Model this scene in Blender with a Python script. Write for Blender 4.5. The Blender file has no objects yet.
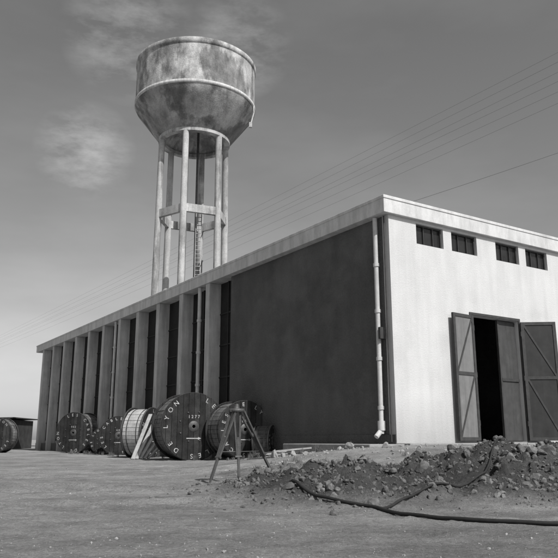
import bpy, math, random
import numpy as np
from mathutils import Vector, Matrix, noise
random.seed(7); rng=np.random.default_rng(7)
scene=bpy.context.scene
scene.view_settings.view_transform='Standard'
scene.view_settings.look='None'
scene.view_settings.exposure=0
E=0.65

# ---------------------------------------------------------------- materials
def new_mat(name):
    m=bpy.data.materials.new(name); m.use_nodes=True
    nt=m.node_tree; b=nt.nodes['Principled BSDF']
    return m,nt,b
def N(nt,t,**k):
    n=nt.nodes.new(t)
    for a,v in k.items(): setattr(n,a,v)
    return n
def surf(name,base,var=0.25,scale=1.5,fine=40,bump=0.25,rough=0.85,streak=0.0,metal=0.0,streak_scale=(6,6,0.35),dist=0.01,planks=None,patch=None,spec=.3,damp=None):
    m,nt,b=new_mat(name)
    L=nt.links.new
    tc=N(nt,'ShaderNodeTexCoord')
    n1=N(nt,'ShaderNodeTexNoise'); n1.inputs['Scale'].default_value=scale; n1.inputs['Detail'].default_value=8; n1.inputs['Roughness'].default_value=.65
    L(tc.outputs['Object'],n1.inputs['Vector'])
    n2=N(nt,'ShaderNodeTexNoise'); n2.inputs['Scale'].default_value=fine; n2.inputs['Detail'].default_value=5
    L(tc.outputs['Object'],n2.inputs['Vector'])
    mr=N(nt,'ShaderNodeMapRange'); mr.inputs[1].default_value=.3; mr.inputs[2].default_value=.7
    mr.inputs[3].default_value=base*(1-var); mr.inputs[4].default_value=base*(1+var)
    L(n1.outputs['Fac'],mr.inputs[0])
    mf=N(nt,'ShaderNodeMapRange'); mf.inputs[1].default_value=.3; mf.inputs[2].default_value=.7
    mf.inputs[3].default_value=1-var*.5; mf.inputs[4].default_value=1+var*.5
    L(n2.outputs['Fac'],mf.inputs[0])
    mul=N(nt,'ShaderNodeMath',operation='MULTIPLY'); L(mr.outputs[0],mul.inputs[0]); L(mf.outputs[0],mul.inputs[1])
    out=mul.outputs[0]
    def fac(scl,a,b_,c,d,det=6):
        nonlocal out
        mp=N(nt,'ShaderNodeMapping'); mp.inputs['Scale'].default_value=scl
        L(tc.outputs['Object'],mp.inputs['Vector'])
        n3=N(nt,'ShaderNodeTexNoise'); n3.inputs['Scale'].default_value=1; n3.inputs['Detail'].default_value=det; n3.inputs['Roughness'].default_value=.6
        L(mp.outputs[0],n3.inputs['Vector'])
        ms=N(nt,'ShaderNodeMapRange'); ms.inputs[1].default_value=a; ms.inputs[2].default_value=b_
        ms.inputs[3].default_value=c; ms.inputs[4].default_value=d
        L(n3.outputs['Fac'],ms.inputs[0])
        m2=N(nt,'ShaderNodeMath',operation='MULTIPLY'); L(out,m2.inputs[0]); L(ms.outputs[0],m2.inputs[1]); out=m2.outputs[0]
    if streak>0: fac(streak_scale,.35,.62,1-streak,1)
    if patch: fac(patch[0],patch[1],patch[1]+.07,1-patch[2],1,8)
    if damp:   # splash / rising damp staining near the foot of a wall
        sx=N(nt,'ShaderNodeSeparateXYZ'); L(tc.outputs['Object'],sx.inputs[0])
        nn=N(nt,'ShaderNodeMath',operation='MULTIPLY_ADD'); L(n1.outputs['Fac'],nn.inputs[0]); nn.inputs[1].default_value=-1.6; L(sx.outputs['Z'],nn.inputs[2])
        dm=N(nt,'ShaderNodeMapRange'); dm.inputs[1].default_value=damp[0]-.9; dm.inputs[2].default_value=damp[1]-.6; dm.inputs[3].default_value=1-damp[2]; dm.inputs[4].default_value=1
        L(nn.outputs[0],dm.inputs[0]); m4=N(nt,'ShaderNodeMath',operation='MULTIPLY'); L(out,m4.inputs[0]); L(dm.outputs[0],m4.inputs[1]); out=m4.outputs[0]
    if planks:
        sx=N(nt,'ShaderNodeSeparateXYZ'); L(tc.outputs['Object'],sx.inputs[0])
        d=N(nt,'ShaderNodeMath',operation='DIVIDE'); L(sx.outputs['X'],d.inputs[0]); d.inputs[1].default_value=planks
        fr=N(nt,'ShaderNodeMath',operation='FRACT'); L(d.outputs[0],fr.inputs[0])
        g=N(nt,'ShaderNodeMath',operation='GREATER_THAN'); L(fr.outputs[0],g.inputs[0]); g.inputs[1].default_value=.07
        fl=N(nt,'ShaderNodeMath',operation='FLOOR'); L(d.outputs[0],fl.inputs[0])
        wn=N(nt,'ShaderNodeTexWhiteNoise',noise_dimensions='1D'); L(fl.outputs[0],wn.inputs['W'])
        mw=N(nt,'ShaderNodeMapRange'); mw.inputs[3].default_value=.65; mw.inputs[4].default_value=1.35; L(wn.outputs['Value'],mw.inputs[0])
        a=N(nt,'ShaderNodeMath',operation='MULTIPLY'); L(g.outputs[0],a.inputs[0]); L(mw.outputs[0],a.inputs[1])
        c=N(nt,'ShaderNodeMath',operation='MULTIPLY'); L(out,c.inputs[0]); L(a.outputs[0],c.inputs[1]); out=c.outputs[0]
    cc=N(nt,'ShaderNodeCombineColor')
    for i in range(3): L(out,cc.inputs[i])
    L(cc.outputs[0],b.inputs['Base Color'])
    b.inputs['Roughness'].default_value=rough; b.inputs['Metallic'].default_value=metal
    b.inputs['Specular IOR Level'].default_value=spec
    if bump>0:
        bp=N(nt,'ShaderNodeBump'); bp.inputs['Strength'].default_value=bump; bp.inputs['Distance'].default_value=dist
        L(n2.outputs['Fac'],bp.inputs['Height']); L(bp.outputs[0],b.inputs['Normal'])
    return m

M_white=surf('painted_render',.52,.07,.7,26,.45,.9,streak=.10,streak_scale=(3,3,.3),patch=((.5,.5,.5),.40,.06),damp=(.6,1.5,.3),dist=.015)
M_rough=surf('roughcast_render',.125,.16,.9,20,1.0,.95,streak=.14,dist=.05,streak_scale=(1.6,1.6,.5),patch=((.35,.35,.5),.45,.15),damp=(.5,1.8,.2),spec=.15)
M_fin=surf('concrete_fin',.46,.14,1.5,30,.3,.9,streak=.3,streak_scale=(5,5,.5),damp=(.2,1.6,.35))
M_fascia=surf('concrete_fascia',.54,.10,1.2,30,.3,.9,streak=.25,streak_scale=(4,4,.8))
M_roof=surf('roof_felt',.15,.2)
M_dark=surf('dark_infill',.022,.3,2,20,.2,.7,spec=.15)
M_glass=surf('window_glass',.02,.3,2,5,0,.12)
M_frame=surf('dark_steel',.045,.3,6,60,.2,.6)
M_frame2=surf('window_bar',.025,.3,6,60,.2,.7)
M_panel=surf('door_sheet',.17,.15,3,60,.1,.6,streak=.25)
M_panel2=surf('door_sheet_dark',.03,.25,3,60,.1,.6,streak=.2)
M_panel3=surf('door_sheet_worn',.06,.25,3,60,.1,.6,streak=.3)
M_pipe=surf('pipe_paint',.5,.15,4,40,.2,.7,streak=.2)
M_floor=surf('concrete_slab',.24,.2,2,30,.5,.9)
M_tank=surf('weathered_concrete',.34,.26,.9,9,.5,.95,streak=.45,streak_scale=(.9,.9,.10),dist=.04,patch=((.45,.45,.35),.46,.5))
M_tankrim=surf('concrete_rim',.44,.30,1.2,10,.5,.95,streak=.5,streak_scale=(1.5,1.5,.5),dist=.04,patch=((.5,.5,.25),.43,.5))
M_band=surf('concrete_band',.5,.25,1.2,10,.5,.95,streak=.3)
M_leg=surf('concrete_leg',.42,.25,.8,10,.4,.9,streak=.35,streak_scale=(2,2,.15),patch=((1,1,.2),.42,.4))
M_reel=surf('reel_wood_dark',.032,.45,3,50,.4,.85,planks=.19,spec=.15)
M_lag=surf('reel_lagging',.12,.45,4,40,.4,.85)
M_lagl=surf('reel_lagging_light',.34,.3,4,40,.4,.85)
M_let=surf('stencil_paint',.42,.35,7,50,.1,.9,streak=.35,streak_scale=(5,5,5))
M_iron=surf('iron',.08,.4,8,60,.3,.55,metal=.4)
M_wood=surf('old_wood',.06,.35,5,60,.4,.8)
M_woodl=surf('pale_wood',.38,.25,5,60,.3,.8)
M_hose=surf('black_rubber',.02,.3,6,40,.1,.6)
M_stone=surf('rubble_stone',.105,.6,2.5,30,.5,.95,dist=.01)
M_peb=surf('pebble',.24,.35,3,30,.3,.95)
M_shed=surf('shed_boards',.03,.4,2,20,.3,.9,planks=.25)
M_wire=surf('wire',.10,.1)
M_pole=surf('pole_wood',.1,.3)
M_grass=surf('dry_grass',.12,.4,5,40,0,.9)

# ---------------------------------------------------------------- mesh builder
class MB:
    def __init__(s): s.v=[];s.f=[];s.m=[];s.s=[];s.mats=[]
    def mi(s,mat):
        if mat not in s.mats: s.mats.append(mat)
        return s.mats.index(mat)
    def add(s,vs,fs,mat,smooth=False,M=None):
        o=len(s.v); k=s.mi(mat)
        for p in vs:
            p=Vector(p)
            s.v.append(tuple(M@p) if M is not None else tuple(p))
        for f in fs:
            s.f.append(tuple(i+o for i in f)); s.m.append(k); s.s.append(smooth)
    def box(s,a,b,mat,M=None):
        (x0,y0,z0),(x1,y1,z1)=a,b
        vs=[(x0,y0,z0),(x1,y0,z0),(x1,y1,z0),(x0,y1,z0),(x0,y0,z1),(x1,y0,z1),(x1,y1,z1),(x0,y1,z1)]
        s.add(vs,[(0,3,2,1),(4,5,6,7),(0,1,5,4),(1,2,6,5),(2,3,7,6),(3,0,4,7)],mat,False,M)
    def tube(s,p,q,r0,r1,mat,n=12,smooth=True,cap=True):
        p=Vector(p);q=Vector(q);d=(q-p);L=d.length
        M=Matrix.Translation(p)@d.to_track_quat('Z','Y').to_matrix().to_4x4()
        vs=[];fs=[]
        for z,r in((0,r0),(L,r1)):
            for i in range(n):
                a=2*math.pi*i/n; vs.append((r*math.cos(a),r*math.sin(a),z))
        for i in range(n): fs.append((i,(i+1)%n,n+(i+1)%n,n+i))
        s.add(vs,fs,mat,smooth,M)
        if cap: s.add(vs,[tuple(range(n-1,-1,-1)),tuple(range(n,2*n))],mat,False,M)
    def beam(s,p,q,w,h,mat):
        p=Vector(p);q=Vector(q);d=q-p
        M=Matrix.Translation(p)@d.to_track_quat('X','Z').to_matrix().to_4x4()
        s.box((0,-w/2,-h/2),(d.length,w/2,h/2),mat,M)
    def revolve(s,prof,mat,n=64,M=None,smooth=True):
        vs=[];fs=[]
        for r,z in prof:
            for i in range(n):
                a=2*math.pi*i/n; vs.append((r*math.cos(a),r*math.sin(a),z))
        for k in range(len(prof)-1):
            for i in range(n):
                j=(i+1)%n; fs.append((k*n+i,k*n+j,(k+1)*n+j,(k+1)*n+i))
        s.add(vs,fs,mat,smooth,M)
    def obj(s,name,parent=None,bevel=0):
        me=bpy.data.meshes.new(name); me.from_pydata(s.v,[],s.f)
        for m in s.mats: me.materials.append(m)
        me.polygons.foreach_set('material_index',s.m); me.polygons.foreach_set('use_smooth',s.s)
        me.update()
        o=bpy.data.objects.new(name,me); scene.collection.objects.link(o)
        if parent: o.parent=parent
        if bevel:
            bm=o.modifiers.new('b','BEVEL'); bm.width=bevel; bm.segments=2; bm.limit_method='ANGLE'
        return o
def empty(name,loc=(0,0,0),rz=0):
    e=bpy.data.objects.new(name,None); e.location=loc; e.rotation_euler=(0,0,rz); e.empty_display_size=.5
    scene.collection.objects.link(e); return e

# ---------------------------------------------------------------- terrain
def sm(a,b,x):
    t=np.clip((x-a)/(b-a),0,1); return t*t*(3-2*t)
HEAPS=[(.72,8.3,1.0,.85,.36),(3.4,9.5,1.4,1.0,.46),(1.9,9.9,1.3,.7,.22),(-.25,9.3,.7,.5,.14),(5.3,10.4,1.4,1.2,.42),(.2,12.6,1.2,.6,.08),(2.75,7.9,.9,.55,.15)]
def heap_amt(x,y):
    h=0
    for cx,cy,sx,sy,a in HEAPS:
        h=h+a*np.exp(-(((x-cx)/sx)**2+((y-cy)/sy)**2)**1.15)
    return h
def fract(x,y,s,o=5):
    return noise.fractal(Vector((x*s,y*s,3.1)),.9,2.1,o)
def rutd(x,y):
    best=9
    for c in (7.6,9.3,10.4,13.6,15.2):
        d=abs(y-(c+.16*x+.25*math.sin(x*.45+c)))
        best=min(best,d)
    return best
def height(x,y):
    r=.52*float(sm(9,16,y))*float(sm(-2.5,3,x))
    h=float(heap_amt(x,y))
    z=r+h
    if -30<x<30 and y<70:
        near=1 if y<25 else .5
        z+=.022*fract(x,y,.5,4)+.013*fract(x,y,3.3,5)*near+.010*max(0,fract(x+5,y,9,3))*near
        if h>.01: z+=min(h,.3)*(.5*fract(x,y,2.2,5)+.32*fract(x+9,y,8,4))
        d=rutd(x,y)+.05*fract(x,y,2,2)
        k=min(1,max(0,(.6-x)/1.6))*(.7+.3*math.sin(x*.9+y))
        z+=(-.045*math.exp(-(d/.17)**2)+.035*math.exp(-((d-.30)/.11)**2))*k
    return z
def ax(*segs):
    out=[segs[0][0]]
    for a,b,n in segs: out+=list(np.linspace(a,b,n+1)[1:])
    return out
xs=ax((-3000,-300,8),(-300,-40,13),(-40,-6,68),(-6,-3,60),(-3,5,230),(5,7,40),(7,14,35),(14,60,30),(60,400,10),(400,3000,8))
ys=ax((-60,2,10),(2,3.4,14),(3.4,12,250),(12,20,130),(20,50,90),(50,300,25),(300,5000,12))
nx,ny=len(xs),len(ys)
vs=[(x,y,height(x,y)) for y in ys for x in xs]
fs=[(j*nx+i,j*nx+i+1,(j+1)*nx+i+1,(j+1)*nx+i) for j in range(ny-1) for i in range(nx-1)]
me=bpy.data.meshes.new('ground'); me.from_pydata(vs,[],fs)
me.polygons.foreach_set('use_smooth',[True]*len(fs))
g=bpy.data.objects.new('ground',me); scene.collection.objects.link(g)
att=me.attributes.new('heap','FLOAT','POINT')
V=np.array(vs); att.data.foreach_set('value',np.clip(heap_amt(V[:,0],V[:,1])*7,0,1).astype(np.float32))
m,nt,b=new_mat('dusty_ground'); L=nt.links.new
tc=N(nt,'ShaderNodeTexCoord')
def noi(s,d=8,r=.6,sc=None):
    n=N(nt,'ShaderNodeTexNoise'); n.inputs['Scale'].default_value=s; n.inputs['Detail'].default_value=d; n.inputs['Roughness'].default_value=r
    if sc:
        mp=N(nt,'ShaderNodeMapping'); mp.inputs['Scale'].default_value=sc; mp.inputs['Rotation'].default_value=(0,0,-.13); L(tc.outputs['Object'],mp.inputs[0]); L(mp.outputs[0],n.inputs['Vector'])
    else: L(tc.outputs['Object'],n.inputs['Vector'])
    return n
def mrng(src,a,b_,c,d):
    r=N(nt,'ShaderNodeMapRange'); 
    for i,v in enumerate((a,b_,c,d)): r.inputs[i+1].default_value=v
    L(src,r.inputs[0]); return r.outputs[0]
def mth(op,a,b_):
    r=N(nt,'ShaderNodeMath',operation=op)
    for i,v in enumerate((a,b_)):
        if isinstance(v,(int,float)): r.inputs[i].default_value=v
        else: L(v,r.inputs[i])
    return r.outputs[0]
big=noi(.45,8,.65); mid=noi(2.6,10,.75); fin=noi(30,8,.75); pb=noi(110,4,.7); trk=noi(1,8,.68,(.45,1.5,1))
col=mth('MULTIPLY',mrng(big.outputs[0],.35,.65,.26,.40),mrng(mid.outputs[0],.3,.7,.70,1.24))
col=mth('MULTIPLY',col,mrng(fin.outputs[0],.32,.68,.64,1.28))
col=mth('MULTIPLY',col,mrng(pb.outputs[0],.32,.68,.72,1.22))
col=mth('MULTIPLY',col,mrng(trk.outputs[0],.38,.62,.78,1.10))
at=N(nt,'ShaderNodeAttribute',attribute_name='heap')
hc=mrng(at.outputs['Fac'],0,1,1,.27)
col=mth('MULTIPLY',col,hc)
cc=N(nt,'ShaderNodeCombineColor')
for i in range(3): L(col,cc.inputs[i])
L(cc.outputs[0],b.inputs['Base Color']); b.inputs['Roughness'].default_value=.97; b.inputs['Specular IOR Level'].default_value=.1
bp=N(nt,'ShaderNodeBump'); bp.inputs['Strength'].default_value=1.0; bp.inputs['Distance'].default_value=.04
hh=mth('ADD',fin.outputs[0],mth('MULTIPLY',mid.outputs[0],2.0)); hh=mth('ADD',hh,mth('MULTIPLY',pb.outputs[0],.35))
L(hh,bp.inputs['Height']); L(bp.outputs[0],b.inputs['Normal'])
me.materials.append(m)

# ---------------------------------------------------------------- rocks
import bmesh
def ico(sub):
    bm=bmesh.new(); bmesh.ops.create_icosphere(bm,subdivisions=sub,radius=1)
    a=np.array([v.co[:] for v in bm.verts]); f=np.array([[v.index for v in f.verts] for f in bm.faces]); bm.free(); return a,f
HI=ico(2); LO=ico(1)
def rockmesh(name,items,mat):
    AV=[];AF=[];off=0
    for (x,y,r,sink) in items:
        BV,BF=HI if r>.03 else LO
        sc=rng.uniform(.5,1.15,3)*r
        P=BV.copy()
        for _ in range(6):
            d=rng.normal(size=3); d/=np.linalg.norm(d); c=rng.uniform(.4,.8)
            t=P@d; ov=np.clip(t-c,0,None); P-=ov[:,None]*d
        P*=sc
        P+=rng.normal(size=P.shape)*r*.04
        q=Matrix.Rotation(rng.uniform(0,6.28),3,'Z')@Matrix.Rotation(rng.uniform(-.6,.6),3,'X')
        P=P@np.array(q).T+np.array([x,y,height(x,y)+r*sink])
        AV.append(P);AF.append(BF+off);off+=len(P)
    me=bpy.data.meshes.new(name); me.from_pydata(np.vstack(AV).tolist(),[],np.vstack(AF).tolist()); me.materials.append(mat)
    o=bpy.data.objects.new(name,me); scene.collection.objects.link(o); return o
items=[]
while len(items)<7500:
    cx,cy,sx,sy,a=HEAPS[rng.choice(len(HEAPS),p=[.27,.28,.16,.06,.11,.04,.08])]
    x=rng.normal(cx,sx*.64); y=rng.normal(cy,sy*.66)
    r=min(.085,.008+rng.exponential(.0125)); items.append((x,y,r,-.05))
for _ in range(45):
    cx,cy,sx,sy,a=HEAPS[rng.choice([0,1,1,2,4])]
    items.append((rng.normal(cx,sx*.5),rng.normal(cy,sy*.5),rng.uniform(.07,.13),0))
rockmesh('rubble_pile',items,M_stone)
items=[]
for _ in range(4200):
    y=3.6+rng.uniform(0,1)**1.5*18; x=rng.uniform(-.45,.45)*y
    if noise.noise(Vector((x*.6,y*.6,7)))<-.05 and rng.uniform()<.8: continue
    r=min(.018,.002+rng.exponential(.0032)); items.append((x,y,r,.1))
for _ in range(420):
    y=rng.uniform(10,20); x=rng.uniform(.0,.4)*y
    items.append((x,y,rng.uniform(.01,.05),.1))
items+=[(1.62,16.2,.13,.5),(1.35,16.0,.09,.3),(.1,17.0,.12,.4),(.35,16.5,.1,.4),(-.1,17.5,.14,.4),(2.3,15.2,.1,.4),(.6,15.8,.07,.3),(-1.0,13.5,.04,.3),(2.9,14.6,.09,.3),(4.6,14.0,.09,.4)]
rockmesh('scattered_stones',items,M_peb)

# dry grass tufts
gv=[];gf=[]
def tuft(x,y,h,n):
    z=height(x,y)
    for _ in range(n):
        a=rng.uniform(0,6.28); l=h*rng.uniform(.5,1); lean=rng.uniform(.1,.7)*l
        bx=x+rng.normal(0,.03); by=y+rng.normal(0,.03); px,py=-math.sin(a)*.004,math.cos(a)*.004
        k=len(gv); dx,dy=math.cos(a),math.sin(a)
        gv.extend([(bx-px,by-py,z-.01),(bx+px,by+py,z-.01),(bx+dx*lean*.4+px,by+dy*lean*.4+py,z+l*.6),(bx+dx*lean*.4-px,by+dy*lean*.4-py,z+l*.6),(bx+dx*lean,by+dy*lean,z+l)])
        gf.extend([(k,k+1,k+2,k+3),(k+3,k+2,k+4)])
for _ in range(60):
    t=rng.uniform(0,1); x=2.0-.5446*22*t+rng.normal(0,.25)-.4; y=16.6+.8387*22*t+rng.normal(0,.25)
    tuft(x,y,rng.uniform(.08,.25),28)
for _ in range(26):
    tuft(rng.uniform(-.6,4.5),rng.uniform(9.5,14.5),rng.uniform(.05,.13),22)
me=bpy.data.meshes.new('dry_grass'); me.from_pydata(gv,[],gf); me.materials.append(M_grass)
scene.collection.objects.link(bpy.data.objects.new('dry_grass',me))

# ---------------------------------------------------------------- building
B=empty('warehouse_building',(2.92,17.44,0),math.radians(33))
W,Ln=7.9,35.6
z0,zt,zr=-.4,6.53,6.985
w=MB()
w.box((0,0,z0),(2.97,.25,5.87),M_white); w.box((5.0,0,z0),(W,.25,5.87),M_white)
w.box((2.97,0,4.09),(5.0,.25,5.87),M_white); w.box((2.97,0,z0),(5.0,.25,.60),M_floor)
xw=[(1.0,2.04),(2.37,3.42),(4.25,5.3),(5.63,6.68)]
e=0
for a,b_ in xw: w.box((e,0,5.87),(a,.25,6.45),M_white); e=b_
w.box((e,0,5.87),(W,.25,6.45),M_white); w.box((0,0,6.45),(W,.25,zt),M_white)
w.obj('gable_wall',B)
w=MB()
for a,b_ in xw:
    w.box((a,.12,5.87),(b_,.14,6.45),M_glass)
    for q0,q1 in ((a,a+.04),(b_-.04,b_),(a+.34,a+.36),(a+.7,a+.72)): w.box((q0,.08,5.87),(q1,.117,6.45),M_frame)
    w.box((a+.04,.075,5.87),(b_-.04,.116,5.91),M_frame); w.box((a+.04,.075,6.41),(b_-.04,.116,6.45),M_frame)
w.obj('clerestory_windows',B)
w=MB()
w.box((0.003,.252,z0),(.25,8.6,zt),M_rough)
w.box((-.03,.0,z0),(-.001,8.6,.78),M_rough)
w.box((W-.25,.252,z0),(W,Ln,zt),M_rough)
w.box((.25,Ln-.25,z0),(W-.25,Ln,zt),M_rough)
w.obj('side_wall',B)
w=MB()
w.box((.30,8.6,z0),(.34,Ln-.25,zt),M_dark)
y=9.93
fy=[]
while y<Ln-.2: fy.append(y); y+=2.4
prev=8.6
for t in fy+[Ln-.25]:
    for zz in (1.7,2.9,4.1,5.3): w.box((.262,prev+.05,zz),(.297,t-.002,zz+.05),M_frame2)
    mid_=(prev+t)/2; w.box((.25,mid_-.025,.4),(.296,mid_+.025,zt),M_frame2)
    prev=t+.35
w.obj('side_windows',B)
w=MB()
for t in fy: w.box((-.2,t,z0),(.3,t+.34,zt-.001),M_fin)
w.box((.05,8.602,z0),(.29,Ln-.25,.45),M_rough)
w.obj('concrete_fins',B,.01)
w=MB(); w.box((-.25,-.12,zt),(W+.25,Ln+.25,zr),M_fascia); 
w.box((-.27,-.14,zr-.07),(W+.27,Ln+.27,zr+.02),M_fascia)
w.box((.1,.2,zr+.02),(W-.1,Ln-.1,zr+.05),M_roof)
w.obj('roof_slab',B,.012)
w=MB(); w.box((.26,.26,.3),(W-.26,Ln-.26,.6),M_floor); w.obj('floor',B)
w=MB(); w.box((-1.15,-.32,-.3),(-.031,3.4,.55),M_floor); w.box((-.029,-.5,-.3),(W,-.002,.57),M_floor); w.obj('concrete_apron',B,.02)
w=MB()
def dp(t,xo,r,z1=zt,zb=.8,col=M_pipe):
    w.tube((xo,t,zb),(xo,t,z1-.02),r,r,col)
    for zz in np.arange(1.4,6.4,1.25):
        w.tube((xo,t,zz),(xo,t,zz+.09),r*1.3,r*1.3,col); w.box((xo,t-.015,zz+.02),(xo+.25,t+.015,zz+.06),M_frame)
dp(.42,-.11,.065)
w.tube((-.11,.42,.9),(-.3,.42,.72),.065,.065,M_pipe); w.tube((-.11,.42,.88),(-.11,.42,1.12),.1,.1,M_pipe)
w.box((-.2,.25,3.2),(-.031,.33,3.5),M_frame)
dp(10.9,-.13,.075,zb=.2); dp(20.4,-.13,.07,zb=.2)
w.tube((-.06,.12,.6),(-.06,.12,6.5),.022,.022,M_frame)
w.obj('downpipes',B)
def leaf(name,hinge,ang,wd,panel):
    M=Matrix.Translation(Vector(hinge))@Matrix.Rotation(ang,4,'Z')
    w=MB(); h=3.42
    w.box((.0,-.012,0),(wd,.012,h),panel,M)
    for x0,x1 in((0,.09),(wd-.09,wd)): w.box((x0,-.032,0),(x1,.032,h),M_frame,M)
    for a in (0,h*.52-.045,h-.09): w.box((.09,-.03,a),(wd-.09,.03,a+.09),M_frame,M)
    def diag(p,q):
        p=M@Vector(p);q=M@Vector(q); 
        d=q-p; MM=Matrix.Translation(p)@d.to_track_quat('X','Y').to_matrix().to_4x4()
        w.box((0,-.026,-.028),(d.length,.026,.028),M_frame,MM)
    diag((.08,0,h*.52),(wd-.08,0,.1)); diag((.08,0,h-.08),(wd-.08,0,h*.53))
    for zz in (.4,1.7,3.0): w.tube(M@Vector((0,0,zz)),M@Vector((0,0,zz+.14)),.035,.035,M_frame,8)
    w.obj(name,B)
leaf('door_leaf_near',(2.96,-.07,.63),math.radians(180+5),.9,M_panel)
leaf('door_leaf_far',(5.02,-.07,.63),math.radians(-38),1.0,M_panel2)
w=MB(); w.box((2.9,-.03,.6),(2.968,.0-.001,4.16),M_frame); w.box((5.002,-.03,.6),(5.07,-.001,4.16),M_frame); w.box((2.968,-.03,4.092),(5.002,-.001,4.16),M_frame)
w.box((4.25,.12,.62),(4.98,.15,4.05),M_panel3); w.box((4.19,.1,.62),(4.25,.17,4.05),M_frame); w.box((4.25,.09,2.3),(4.98,.118,2.38),M_frame)
w.box((3.1,2.8,.62),(4.6,3.6,1.6),M_shed)
w.obj('door_frame',B)

# ---------------------------------------------------------------- water tower
TY=56; TX=-.133*TY
T=empty('water_tower',(TX,TY,0))
w=MB()
R=5.25
w.revolve([(3.0,26.1),(3.25,26.3),(4.85,28.4),(5.15,28.8),(R,29.1)],M_tank,96)
w.revolve([(R,29.1),(R+.08,29.13),(R+.08,29.38),(R,29.42)],M_band,96)
w.revolve([(R,29.42),(R,32.75)],M_tankrim,96)
w.revolve([(R,32.75),(R+.09,32.8),(R+.1,33.2),(R-.02,33.3),(R-.3,33.3),(R-.3,32.8)],M_tankrim,96)
w.revolve([(R-.3,33.1),(2.5,33.6),(0.01,33.8)],M_tank,64)
w.revolve([(3.0,26.1),(2.8,26.2),(2.2,27.2),(.9,27.9),(.01,28.0)],M_leg,64)
w.revolve([(3.12,25.9),(3.12,26.2),(2.62,26.2),(2.62,25.9),(3.12,25.9)],M_leg,64,None,False)
w.obj('tank',T)
w=MB()
HR=2.88; pts=[]
for k in range(6):
    a=math.radians(-7+60*k); pts.append((math.sin(a),-math.cos(a)))
for px,py in pts:
    w.tube((px*HR*1.06,py*HR*1.06,-.3),(px*HR,py*HR,26.0),.32,.26,M_leg,16)
w.obj('legs',T)
w=MB()
for z in (3.9,11.4,19.15):
    rr=HR*(1.06-.06*z/27)
    for k in range(6):
        a=pts[k];b_=pts[(k+1)%6]
        w.beam((a[0]*rr,a[1]*rr,z),(b_[0]*rr,b_[1]*rr,z),.30,.68,M_leg)
w.obj('ring_beams',T)
w=MB()
w.tube((-.75,.6,0),(-.75,.6,27.5),.2,.2,M_iron)
w.tube((.2,1.0,0),(.2,1.0,27.5),.11,.11,M_iron)
for xx in (.55,1.0): w.beam((xx,-1.6,1),(xx,-1.6,19.6),.07,.07,M_leg)
for zz in np.arange(1.2,19.5,.35): w.beam((.55,-1.6,zz),(1.0,-1.6,zz),.05,.05,M_leg)
for zz in np.arange(2,19,2.5): w.beam((1.0,-1.6,zz),(1.3,-2.4,zz+.3),.04,.04,M_iron)
w.tube((5.2,-1.0,29.3),(5.25,-1.0,28.5),.06,.06,M_pipe); w.tube((5.25,-1.0,28.5),(5.0,-1.0,27.5),.06,.06,M_pipe); w.box((4.85,-1.15,27.1),(5.1,-.9,27.55),M_woodl)
w.obj('ladder_and_pipes',T)

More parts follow.
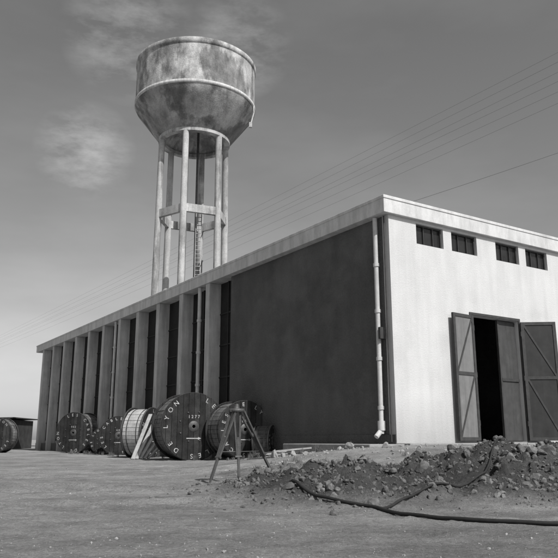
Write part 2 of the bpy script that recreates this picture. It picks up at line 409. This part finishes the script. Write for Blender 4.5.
# ---------------------------------------------------------------- cable reels
gly={}
def glyph(c):
    if c not in gly:
        cu=bpy.data.curves.new('g','FONT'); cu.body=c; cu.align_x='CENTER'; cu.size=1; cu.offset=.006
        o=bpy.data.objects.new('g',cu); scene.collection.objects.link(o)
        bpy.context.view_layer.update()
        me=bpy.data.meshes.new_from_object(o.evaluated_get(bpy.context.evaluated_depsgraph_get()))
        gly[c]=([v.co[:] for v in me.vertices],[tuple(p.vertices) for p in me.polygons])
        bpy.data.objects.remove(o)
    return gly[c]
def reel(x,y,R,wd,facing,lag=M_lag,text='LES CABLES DE LYON   ',spin=0,num='1277',lagR=.93,arrow=True):
    w=MB(); th=.075
    RX=Matrix.Rotation(math.radians(90),4,'X')
    def disc(yc):
        M=Matrix.Translation((0,yc,0))@RX
        w.revolve([(.11,th/2),(R-.012,th/2),(R,th/2-.012)],M_reel,72,M,False)
        w.revolve([(R,-th/2+.012),(R-.012,-th/2),(.11,-th/2)],M_reel,72,M,False)
        w.revolve([(R+.001,th/2-.012),(R+.006,0.02),(R+.006,-.02),(R+.001,-th/2+.012)],M_iron,72,M,True)
        w.revolve([(.055,th/2+.012),(.17,th/2+.012),(.18,th/2)],M_iron,24,M)
        w.revolve([(.055,th/2+.012),(.055,-th/2-.012),(.17,-th/2-.012),(.18,-th/2)],M_iron,24,M)
    disc(-wd/2); disc(wd/2)
    n=int(2*math.pi*R*lagR/.14)
    for i in range(n):
        a=2*math.pi*i/n; M=Matrix.Rotation(a,4,'Y'); hw=math.pi*R*lagR/n-.006
        jit=rng.uniform(-.01,.01)
        w.box((-hw,-wd/2+th/2+.004,R*lagR-.03+jit),(hw,wd/2-th/2-.004,R*lagR+jit),lag,M)
    w.revolve([(R*.5,-wd/2+.03),(R*.5,wd/2-.03)],M_wood,32,RX)
    for yy in (-wd*.25,wd*.25): w.revolve([(R*lagR+.013,-.02+yy),(R*lagR+.015,.02+yy)],M_iron,48,RX)
    for side in (1,-1):
        yf=-(wd/2+th/2+.004)
        S=Matrix.Rotation(0 if side==1 else math.pi,4,'Z')
        for k in range(8):
            a=math.radians(45*k+20); p=S@Vector((R*.45*math.sin(a),yf+.004,R*.45*math.cos(a))); q=S@Vector((R*.45*math.sin(a),yf-.02,R*.45*math.cos(a)))
            w.tube(p,q,.026,.026,M_iron,6,False)
        for (txt,rad,size,full,st) in ((text,.80,.19,True,spin),(num,.16,.13,False,0)):
            m_=len(txt)
            for i,c in enumerate(txt):
                if c==' ': continue
                gv,gf=glyph(c)
                if full:
                    th_=2*math.pi*i/m_+st; ca,sa=math.cos(-th_),math.sin(-th_); ox,oz=rad*R*math.sin(th_),rad*R*math.cos(th_)
                else:
                    th_=0; ca,sa=1,0; ox=(i-(m_-1)/2)*.10*R; oz=.24*R
                pv=[]
                for px,py,_ in gv:
                    px*=size*R; py*=size*R
                    pv.append(S@Vector((ox+px*ca-py*sa,yf,oz+px*sa+py*ca)))
                w.add(pv,gf,M_let)
        if arrow:
            w.add([S@Vector(p) for p in ((-.22*R,yf,-.36*R),(.14*R,yf,-.36*R),(.14*R,yf,-.335*R),(-.22*R,yf,-.335*R))],[(0,1,2,3)],M_let)
            w.add([S@Vector(p) for p in ((.14*R,yf,-.39*R),(.24*R,yf,-.347*R),(.14*R,yf,-.305*R))],[(0,1,2)],M_let)
    o=w.obj('cable_reel')
    f=Vector((facing[0],facing[1],0)).normalized()
    rz=math.atan2(f.x,-f.y)
    o.location=(x,y,height(x,y)+R-.02); o.rotation_euler=(0,0,rz)
    return o
reel(-3.05,23.5,1.10,1.15,(.42,-.9),spin=.5)
reel(-1.35,22.9,.92,1.0,(.5,-.86),spin=2.6,num='864')
reel(-10.2,36.0,1.02,1.2,(-.28,-.96),spin=-.4,num='903')
reel(-8.3,33.2,.62,.7,(.25,-.97),spin=1,num='51',arrow=False)
reel(-7.15,31.4,.85,.9,(.2,-.98),spin=4,num='640')
reel(-5.25,27.0,.95,.8,(.95,-.3),lag=M_lagl)
reel(-14.7,37.0,.90,.6,(-.2,-.95),spin=2,num='322')
reel(-.45,22.2,.48,.5,(.95,-.3),lag=M_wood,num='18',arrow=False)

w=MB()
for i in range(5):
    x=-4.75+.12*i; h0=height(x,25)
    w.beam((x-.25,24.2+.05*i,h0+.02),(x+.15+.05*i,25.0,h0+1.55-.2*i),.14,.03,M_woodl)
w.obj('leaning_boards')
w=MB()
for i in range(9):
    x=rng.uniform(-1.0,.3); y=rng.uniform(18.0,20.5); a=rng.uniform(-.5,.5); l=rng.uniform(.8,1.7); h0=height(x,y)
    w.beam((x,y,h0+.05+.05*(i%3)),(x+l*math.cos(a),y+l*math.sin(a)*.6,h0+.1+.07*(i%3)),.12,.04,M_woodl if i%2 else M_wood)
w.obj('timber_offcuts')

# ---------------------------------------------------------------- tripod
w=MB()
head=Vector((-.67,11.0,1.10))
feet=[(-1.03,10.55),(-.60,10.75),(-.08,11.7)]
for fx,fy_ in feet:
    f=Vector((fx,fy_,height(fx,fy_)-.01)); d=(head-f).normalized(); side=d.cross(Vector((0,0,1))).normalized()
    top=head+Vector((fx-head.x,fy_-head.y,0))*.12
    k=f.lerp(top,.35)
    for sg in(-1,1):
        w.beam(k+side*.022*sg,top+side*.055*sg,.028,.03,M_wood)
    w.beam(f.lerp(top,.08),f.lerp(top,.62),.036,.036,M_wood)
    w.tube(f,f.lerp(top,.09),.006,.026,M_iron,8)
    w.tube(k-side*.05,k+side*.05,.022,.022,M_iron,8)
    w.box((-.05,-.05,-.02),(.05,.05,.02),M_iron,Matrix.Translation(top))
w.revolve([(.01,-.03),(.12,-.03),(.13,0),(.12,.03),(.01,.03)],M_iron,20,Matrix.Translation(head))
w.tube(head+Vector((0,0,.03)),head+Vector((0,0,.1)),.05,.035,M_iron)
for a,b_ in ((0,1),(1,2),(2,0)):
    p=Vector((feet[a][0],feet[a][1],.02)).lerp(head,.42);q=Vector((feet[b_][0],feet[b_][1],.02)).lerp(head,.42); w.tube(p,q,.007,.007,M_iron,6)
w.obj('surveying_tripod')

# ---------------------------------------------------------------- hoses
def hose(name,pts,r):
    P=[Vector((a,b_)) for a,b_ in pts]; out=[]
    P=[P[0]*2-P[1]]+P+[P[-1]*2-P[-2]]
    for i in range(1,len(P)-2):
        for k in range(14):
            t=k/14; a,b_,c,d=P[i-1:i+3]
            q=.5*((2*b_)+(c-a)*t+(2*a-5*b_+4*c-d)*t*t+(3*b_-a-3*c+d)*t**3)
            q+=Vector((noise.noise(Vector((i+t,0,r*99))),noise.noise(Vector((0,i+t,r*99)))))*.05
            out.append(q)
    zs=[max(height(q.x+dx,q.y) for dx in(-.05,0,.05))+r*.9+.012*float(heap_amt(q.x,q.y)>.05) for q in out]
    zs=[sum(zs[max(0,i-3):i+4])/len(zs[max(0,i-3):i+4]) for i in range(len(zs))]
    cu=bpy.data.curves.new(name,'CURVE'); cu.dimensions='3D'; cu.bevel_depth=r; cu.bevel_resolution=4
    sp=cu.splines.new('POLY'); sp.points.add(len(out)-1)
    for p,q,z in zip(sp.points,out,zs): p.co=(q.x,q.y,z,1)
    cu.materials.append(M_hose)
    o=bpy.data.objects.new(name,cu); scene.collection.objects.link(o)
hose('rubber_hose',[(.12,7.75),(.35,7.45),(.62,7.15),(.9,6.85),(1.15,6.4),(1.45,5.95),(1.85,5.65),(2.3,5.45),(3.0,5.35),(4,5.5)],.017)
hose('rubber_hose',[(.95,6.85),(1.35,7.35),(1.9,8.0),(2.4,8.6),(2.95,9.5),(3.5,10.6),(4.4,12)],.014)

# ---------------------------------------------------------------- power line
PL=empty('power_line')
far=[(-123.5,250,27.6),(-124.0,250,27.1),(-124.5,250,26.6),(-123.5,250,26.2),(-124.2,250,25.6),(-124.2,250,25.0)]
near=[(25.3,36,27.6),(25.3,36,26.9),(25.2,36,26.1),(25.1,36,25.3),(25.0,36,24.5),(24.8,36,23.6)]
w=MB()
def wire(a,b_,sag,r,n=40):
    a=Vector(a);b_=Vector(b_); prev=None
    for i in range(n+1):
        t=i/n; p=a.lerp(b_,t); p.z-=sag*4*t*(1-t)
        if prev is not None: w.tube(prev,p,r,r,M_wire,5,True,False)
        prev=p
for i,(a,b_) in enumerate(zip(near,far)): wire(a,b_,.6+.25*(i%3),.008)
w.obj('conductors',PL)
w=MB()
for (x,y,zs) in ((25.2,36,[z for _,_,z in near]),(-124,250,[z for _,_,z in far])):
    w.tube((x+.6,y,0),(x+.6,y,29),.3,.16,M_pole,12)
    for z in zs: w.beam((x-.5,y,z-.15),(x+1.0,y,z-.15),.1,.12,M_pole)
w.obj('poles',PL)
SL=empty('telephone_line')
w=MB(); wire((24.2,36,19.5),(2.8,45,14.6),.15,.012,24)
w.tube((24.2,36,0),(24.2,36,19.9),.16,.11,M_pole,12); w.tube((2.8,45,0),(2.8,45,14.7),.16,.11,M_pole,12)
w.obj('wire_and_poles',SL)

# ---------------------------------------------------------------- shed
S=empty('timber_shed',(-23.4,53,0))
w=MB(); w.box((-5,-2,-.2),(3.9,2.5,2.1),M_shed); w.box((-5.3,-2.3,2.1),(4.2,2.8,2.18),M_shed,Matrix.Rotation(-.02,4,'Y'))
w.box((-1,-2.03,0),(0,-2.001,2.0),M_wood)
w.obj('shed_body',S)

# ---------------------------------------------------------------- light
el=math.radians(47); az=math.radians(36.5)
Sv=Vector((math.sin(az)*math.cos(el),-math.cos(az)*math.cos(el),math.sin(el)))
sd=bpy.data.lights.new('sun','SUN'); sd.energy=4.9; sd.angle=math.radians(.53); sd.color=(1,.99,.975)
so=bpy.data.objects.new('sun',sd); so.rotation_euler=Sv.to_track_quat('Z','Y').to_euler(); scene.collection.objects.link(so)
wd=bpy.data.worlds.new('World'); scene.world=wd; wd.use_nodes=True; nt=wd.node_tree; L=nt.links.new
bg=nt.nodes['Background']
sky=N(nt,'ShaderNodeTexSky',sky_type='NISHITA'); sky.sun_disc=False; sky.sun_elevation=el; sky.sun_rotation=math.atan2(Sv.x,Sv.y); sky.dust_density=1.5
sep=N(nt,'ShaderNodeSeparateColor'); L(sky.outputs[0],sep.inputs[0])
v=mth('ADD',mth('MULTIPLY',sep.outputs[0],.55),mth('MULTIPLY',sep.outputs[1],.45))
tc=N(nt,'ShaderNodeTexCoord')
mask=None
for d,c0,c1 in (((-.2,.823,.531),.9955,.9995),((-.055,.845,.53),.997,.9998),((-.268,.881,.39),.9975,1.0)):
    dp_=N(nt,'ShaderNodeVectorMath',operation='DOT_PRODUCT'); L(tc.outputs['Generated'],dp_.inputs[0]); dp_.inputs[1].default_value=Vector(d).normalized()
    r=mrng(dp_.outputs['Value'],c0,c1,0,1); mask=r if mask is None else mth('MAXIMUM',mask,r)
cl=noi(12,8,.62,(1,1,2.6))
cf=mth('MULTIPLY',mrng(cl.outputs[0],.42,.72,0,1.1),mask)
cl2=noi(2.2,5,.55,(1,1,3))
cf2=mrng(cl2.outputs[0],.45,.8,0,.3)
v=mth('MULTIPLY',v,mth('ADD',mth('ADD',cf,cf2),1.0))
cc=N(nt,'ShaderNodeCombineColor')
for i in range(3): L(v,cc.inputs[i])
L(cc.outputs[0],bg.inputs['Color']); bg.inputs['Strength'].default_value=.13

# ---------------------------------------------------------------- camera
cd=bpy.data.cameras.new('camera'); cd.lens=36*685/558; cd.sensor_width=36; cd.clip_end=8000; cd.clip_start=.1
co=bpy.data.objects.new('camera',cd); co.location=(0,0,E); co.rotation_euler=(math.radians(90+13.22),0,0)
scene.collection.objects.link(co); scene.camera=co
